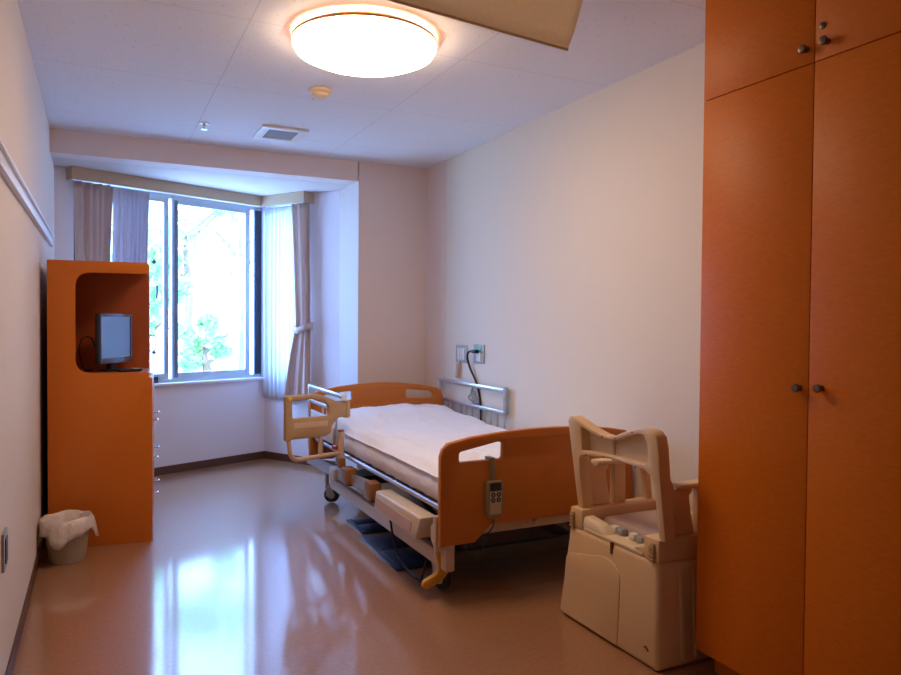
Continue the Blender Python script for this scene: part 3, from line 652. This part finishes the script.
solo('duvet', bm, 'duvet', 'puffy white duvet spread flat over the whole hospital bed', 'duvet', (2.05, 3.78, .55), smooth=70)

# bed controller
hc = thing('bed_controller', 'olive handheld bed controller hooked on the footboard with display and four keys', 'remote control', (1.805, 2.705, .36))
yf = BY0-.016-.001
obj('handset_body', plate(new(), rounded([(1.768, .375), (1.785, .352), (1.826, .352), (1.843, .375), (1.843, .515), (1.768, .515)], .010), [], .026, TXZ(yf-.014), .005), 'olive', hc)
obj('keypad', box(new(), 1.778, 1.833, yf-.0285, yf-.0265, .372, .470, .0005), 'pale', hc)
obj('display', box(new(), 1.779, 1.832, yf-.029, yf-.0265, .474, .506, .0005), 'lcd', hc)
for x in (1.792, 1.819):
    for z in (.457, .434): obj('key', lathe(new(), [(.0045, 0), (.0105, 0), (.0105, .0025), (.0045, .0025), (.0045, 0)], (x, yf-.0285, z), 20, Matrix.Rotation(pi/2, 4, 'X')), 'dark', hc)
bm = new(); box(bm, 1.788, 1.812, yf-.008, yf-.002, .50, .612, .002); box(bm, 1.788, 1.812, yf-.008, yf+.045, .606, .613, .002); box(bm, 1.788, 1.812, yf+.036, yf+.042, .560, .606, .002)
obj('hook', bm, 'olive', hc)
bm = new(); pts = [(1.805, yf-.014, .353), (1.803, yf-.012, .32), (1.80, yf+.01, .29)]
pts += [(1.795-.012*i/4, yf+.03+.008*cos(i*1.3), .27-.10*sin(i/40*pi)+.007*sin(i*1.3)) for i in range(40)]
tube(bm, pts, .003, 6); obj('coiled_cable', bm, 'dark', hc)
solo('bed_power_cable', tube(new(), [(1.603, 3.44, .262), (1.600, 3.42, .21), (1.598, 3.38, .13), (1.585, 3.28, .05), (1.59, 3.15, .012), (1.60, 3.02, .014), (1.585, 2.985, .03), (1.60, 2.975, .09), (1.605, 2.97, .118)], .006, 8, .04), 'black', 'thin black cable drooping below the near side of the bed', 'cable', (1.6, 3.2, .01))
# folded sensor mats on the floor
def fmat(x0, x1, y0, y1, label, rot):
    t = thing('floor_mat', label, 'mat', (x0, y0, 0), 'dark mats under the bed')
    bm = new(); box(bm, x0, x1, y0, y1, .001, .012, .004); bmesh.ops.rotate(bm, cent=(x0, y0, 0), matrix=Matrix.Rotation(rot, 3, 'Z'), verts=bm.verts)
    obj('pad', bm, 'mat_', t)
    bm = new()
    for q in ((x0+.02, x1-.02, y0+.02, (y0+y1)/2-.01), (x0+.02, x1-.02, (y0+y1)/2+.01, y1-.02)): box(bm, *q, .012, .016, .003)
    bmesh.ops.rotate(bm, cent=(x0, y0, 0), matrix=Matrix.Rotation(rot, 3, 'Z'), verts=bm.verts); obj('cushion_panel', bm, 'mat_', t)
fmat(1.55, 1.98, 3.20, 3.78, 'navy vinyl mat lying on the floor under the middle of the bed', -.02)
fmat(1.60, 1.98, 3.84, 4.14, 'small navy mat on the floor, beyond the larger one towards the headboard', 0)

# ------------------------------------------------------------------ portable toilet chair
tc_ = thing('portable_toilet_chair', 'ivory plastic commode chair with armrests beside the wardrobe', 'commode', (2.21, 2.18, 0))
bm = new(); hexa(bm, [(1.984, 1.885, .001), (2.44, 1.885, .001), (2.44, 2.482, .001), (1.984, 2.482, .001)], [(2.000, 1.905, .376), (2.42, 1.905, .376), (2.42, 2.430, .376), (2.000, 2.430, .376)], .022, 3)
body = obj('body', bm, 'toilet', tc_)
def BXs(z): return 1.984+(.016)*z/.376
bm = plate(new(), rounded([(2.452, .012), (2.100, .012), (2.098, .255), (2.118, .292), (2.165, .312), (2.22, .309), (2.28, .292), (2.435, .26)], [.01, 0, .02, .03, .03, .02, .02, .03]), [], .010, TYZ(0), .003)
for v in bm.verts: v.co.x += BXs(v.co.z)+.001
obj('raised_panel', bm, 'toilet', body)
obj('notch', box(new(), 1.9945, 2.003, 2.150, 2.160, .335, .378), 'wardin', body, 0)
for x in (2.09, 2.15, 2.21): obj('rib', hexa(new(), [(x, 1.879, .03), (x+.02, 1.879, .03), (x+.02, 1.90, .03), (x, 1.90, .03)], [(x, 1.900, .34), (x+.02, 1.900, .34), (x+.02, 1.915, .34), (x, 1.915, .34)], .004), 'toilet', body)
bm = new()
tube(bm, [(1.9855, 1.955, .066), (1.9855, 1.948, .072), (1.9855, 1.940, .066), (1.9855, 1.934, .059)], .0025, 6)
obj('printed_mark', bm, 'dark', body)
# rim and end pockets
bm = new(); box(bm, 2.004, 2.40, 1.99, 2.34, .372, .386, .004)
obj('rim', bm, 'toiletl', body)
for y0, y1 in ((1.906, 1.985), (2.348, 2.426)):
    pk = obj('arm_socket', box(new(), 2.002, 2.41, y0, y1, .370, .452, .008), 'toilet', body)
    yc = y1-.0 if y0 < 2 else y0
bm = new(); hexa(bm, [(2.003, 2.20, .380), (2.07, 2.20, .380), (2.07, 2.35, .380), (2.003, 2.35, .380)], [(2.01, 2.25, .42), (2.06, 2.25, .42), (2.06, 2.35, .43), (2.01, 2.35, .43)], .012)
obj('shoulder', bm, 'toiletl', body); bm = new()
hexa(bm, [(2.003, 1.98, .380), (2.06, 1.98, .380), (2.06, 2.06, .380), (2.003, 2.06, .380)], [(2.01, 1.98, .425), (2.05, 1.98, .425), (2.05, 2.02, .41), (2.01, 2.03, .40)], .010)
obj('shoulder', bm, 'toiletl', body)
for y in (1.935, 2.405):
    bm = new()
    for i in range(4): box(bm, 1.990, 2.004, y-.013, y+.013, .375+i*.014, .383+i*.014, .002)
    box(bm, 1.993, 2.006, y-.011, y+.011, .37, .435, .003)
    obj('latch', bm, 'tan', body)
# seat
st = obj('seat', hexa(new(), [(2.085, 1.995, .387), (2.40, 1.995, .387), (2.40, 2.335, .387), (2.085, 2.335, .387)], [(2.095, 2.005, .425), (2.39, 2.005, .425), (2.39, 2.325, .425), (2.095, 2.325, .425)], .012, 3), 'mauve', tc_)
for y in (2.08, 2.12, 2.19, 2.23): obj('hinge', box(new(), 2.060, 2.090, y-.017, y+.017, .388, .412, .005), 'offw' if y in (2.12, 2.23) else 'grey', st)
# backrest shell
def bx_off(z): return 2.040-.030*min(1, max(0, (z-.44)/.36))
bo = [(2.395, .445), (2.398, .47), (2.412, .60), (2.424, .72), (2.432, .80), (2.424, .818), (2.405, .822), (2.370, .812), (2.30, .787), (2.24, .771), (2.20, .768), (2.16, .776), (2.10, .800), (2.03, .820), (1.975, .829), (1.935, .826), (1.912, .806), (1.905, .76), (1.905, .66), (1.900, .56), (1.892, .445),
      (1.925, .445), (1.932, .56), (1.940, .64), (1.958, .668), (1.99, .680), (2.06, .682), (2.20, .682), (2.36, .668), (2.372, .655), (2.372, .60), (2.366, .445)]
bh = rounded([(2.352, .690), (2.352, .786), (2.29, .768), (2.24, .754), (2.20, .751), (2.16, .757), (2.10, .780), (2.03, .800), (1.985, .806), (1.965, .78), (1.962, .72), (1.985, .700), (2.06, .698), (2.20, .697)], .006)
bm = plate(new(), bo, [bh], .050, TYZ(0), .005)
for v in bm.verts: v.co.x += bx_off(v.co.z)+.004+.020*max(0, 1-abs(v.co.y-2.165)/.235)
bk = obj('backrest', bm, 'toilet', tc_)
bm = plate(new(), [(2.36, .684), (2.36, .792), (2.29, .774), (2.20, .757), (2.10, .786), (2.03, .806), (1.97, .812), (1.955, .78), (1.955, .70), (1.99, .692), (2.20, .690)], [], .008, TYZ(0), .001)
for v in bm.verts: v.co.x += bx_off(v.co.z)+.022+.020*max(0, 1-abs(v.co.y-2.165)/.235)
obj('back_panel', bm, 'toiletl', bk)
bm = plate(new(), [(2.206, .690), (2.206, .757), (2.194, .757), (2.194, .690)], [], .028, TYZ(0), .001)
for v in bm.verts: v.co.x += bx_off(v.co.z)+.030
obj('centre_rib', bm, 'toilet', bk)
for y, z in ((2.33, .676), (2.23, .684), (2.18, .684), (2.04, .684), (2.16, .7665), (2.23, .7625), (2.05, .805)):
    x = bx_off(z)+.004+.020*max(0, 1-abs(y-2.165)/.235)-.0255
    obj('screw', cyl(new(), (x-.0005, y, z), (x+.003, y, z), .0038, 10), 'dark', bk)
# armrests
def arm(yc, s):
    prof = rounded([(2.075, .452), (2.178, .452), (2.160, .53), (2.150, .59), (2.165, .602), (2.165, .616), (2.085, .616), (2.060, .665), (2.035, .74), (2.030, .62), (2.055, .452)], .006)
    a_ = obj('arm_panel', plate(new(), prof, [], .024, TXZ(yc), .004), 'toilet', tc_)
    obj('armrest', box(new(), 2.10, 2.43, yc-.028, yc+.028, .6165, .636, .007), 'toiletl', a_)
    obj('arm_post', hexa(new(), [(2.192, yc-.016, .452), (2.252, yc-.016, .452), (2.252, yc+.016, .452), (2.192, yc+.016, .452)], [(2.192, yc-.016, .617), (2.248, yc-.016, .617), (2.248, yc+.016, .617), (2.192, yc+.016, .617)], .004), 'toilet', a_)
    obj('arm_post', hexa(new(), [(2.365, yc-.016, .452), (2.395, yc-.016, .452), (2.395, yc+.016, .452), (2.365, yc+.016, .452)], [(2.345, yc-.016, .617), (2.375, yc-.016, .617), (2.375, yc+.016, .617), (2.345, yc+.016, .617)], .004), 'toilet', a_)
arm(1.932, -1); arm(2.400, 1)
obj('front_rail', box(new(), 2.38, 2.41, 1.985, 2.348, .430, .446, .005), 'toiletl', body)

# ------------------------------------------------------------------ outside
gr = struct('ground_outside', box(new(), -25, 25, 6.9, 45, -.35, -.25), 'gravel', smooth=0)
def garden_tree(x, y, h, r, nleaf, label, seed, name='garden_tree', z0=-.25, leafs=.11):
    rnd = random.Random(seed)
    t = thing(name, label, 'tree', (x, y, z0), 'trees outside the window')
    bm = new(); tube(bm, [(x, y, z0), (x+.05, y, z0+h*.4), (x-.04, y+.05, z0+h*.7)], [.09, .07, .04], 8)
    for k in range(7):
        an = rnd.uniform(0, 6.28); b0 = z0+h*rnd.uniform(.35, .65); tube(bm, [(x, y, b0), (x+r*.5*cos(an), y+r*.5*sin(an), b0+h*.12), (x+r*.9*cos(an), y+r*.9*sin(an), b0+h*.2*rnd.uniform(.3, 1.3))], [.035, .02, .008], 6)
    obj('trunk', bm, 'bark', t)
    bm = new(); cl = [(x+r*.8*rnd.uniform(-1, 1), y+r*.8*rnd.uniform(-1, 1), z0+h*rnd.uniform(.45, 1), r*rnd.uniform(.22, .42)) for _ in range(11)]
    for k in range(nleaf):
        c = rnd.choice(cl); d = Vector((rnd.gauss(0, 1), rnd.gauss(0, 1), rnd.gauss(0, .7))).normalized()*c[3]*rnd.uniform(.5, 1)
        p = Vector(c[:3])+d; a1_ = Vector((rnd.gauss(0, 1), rnd.gauss(0, 1), rnd.gauss(0, 1))).normalized(); a2_ = a1_.cross(Vector((rnd.gauss(0, 1), 1, rnd.gauss(0, 1)))).normalized(); s = leafs*rnd.uniform(.6, 1.2)
        bm.faces.new([bm.verts.new(p-a1_*s), bm.verts.new(p+a2_*s*.45), bm.verts.new(p+a1_*s), bm.verts.new(p-a2_*s*.45)])
    obj('foliage', bm, 'leaf', t, 0)
garden_tree(.70, 10.5, 2.9, .75, 1500, 'leafy green shrub outside seen through the left pane', 1)
garden_tree(1.65, 13.5, 4.6, 1.2, 1000, 'taller loose tree outside behind the middle of the window', 2)
garden_tree(3.3, 17.5, 5.2, 1.6, 600, 'thin distant tree outside towards the right of the window', 3)
garden_tree(1.85, 12.6, 1.5, .45, 700, 'low round bush outside at the foot of the window view', 4, 'garden_bush')
solo('garden_post', box(new(), 2.52, 2.80, 16.0, 16.3, -.25, 1.75, .03), 'stone', 'blue-grey post standing outside beyond the low bush', 'post', (2.66, 16.15, -.25))

# ------------------------------------------------------------------ light
w = bpy.data.worlds.new('sky'); SC.world = w; w.use_nodes = True
bg = w.node_tree.nodes['Background']; bg.inputs['Color'].default_value = (.258, .475, 1, 1); bg.inputs['Strength'].default_value = 19.0
sl = bpy.data.lights.new('sun', 'SUN'); sl.energy = 12; sl.angle = radians(1); sl.color = (.8, .9, 1)
so = bpy.data.objects.new('sun', sl); C.objects.link(so); so.rotation_euler = (radians(48), 0, radians(-15)); so.location = (0, -5, 12)
def portal(F, a0, a1, z0, z1, t, outn):
    l = bpy.data.lights.new('window_portal', 'AREA'); l.shape = 'RECTANGLE'; l.size = a1-a0; l.size_y = z1-z0; l.cycles.is_portal = True
    o = bpy.data.objects.new('window_portal', l); C.objects.link(o); o.location = F((a0+a1)/2, t, (z0+z1)/2)
    o.rotation_euler = Vector((-outn.x, -outn.y, 0)).to_track_quat('-Z', 'Z').to_euler()
portal(WP, S0, S1, Z0, Z1, .16, wn); portal(RP, R0, R1, Z0, Z1, .16, rn)
# lamp seen as the lit diffuser; its bulbs shine down from it
ll = bpy.data.lights.new('lamp_bulb', 'POINT')
bpy.data.lights.remove(ll)

# ------------------------------------------------------------------ camera
cam = bpy.data.cameras.new('camera'); co = bpy.data.objects.new('camera', cam); C.objects.link(co); SC.camera = co
f, yaw, pitch, roll = 723.71, .4519, .0224, -.0078
cam.sensor_fit = 'HORIZONTAL'; cam.sensor_width = 36; cam.lens = f/901*36; cam.clip_start = .05
fwd = Vector((sin(yaw)*cos(pitch), cos(yaw)*cos(pitch), -sin(pitch)))
right = Vector((cos(yaw), -sin(yaw), 0)); up = right.cross(fwd)
r2 = right*cos(roll)-up*sin(roll)*-1*-1; 
r2 = right*cos(roll)-up*sin(roll); u2 = up*cos(roll)+right*sin(roll)
r2, u2 = (right*cos(roll)-up*sin(roll)), (up*cos(roll)+right*sin(roll))
mw = Matrix((( r2.x, u2.x, -fwd.x, .2748), (r2.y, u2.y, -fwd.y, 0), (r2.z, u2.z, -fwd.z, 1.2), (0, 0, 0, 1)))
co.matrix_world = mw

SC.view_settings.view_transform = 'Standard'; SC.view_settings.look = 'None'; SC.view_settings.gamma = 1; SC.view_settings.use_curve_mapping = False
SC.view_settings.exposure = 0
SC.cycles.use_denoising = True; SC.cycles.max_bounces = 10; SC.cycles.diffuse_bounces = 6; SC.cycles.transparent_max_bounces = 12
SC.cycles.sample_clamp_indirect = 8
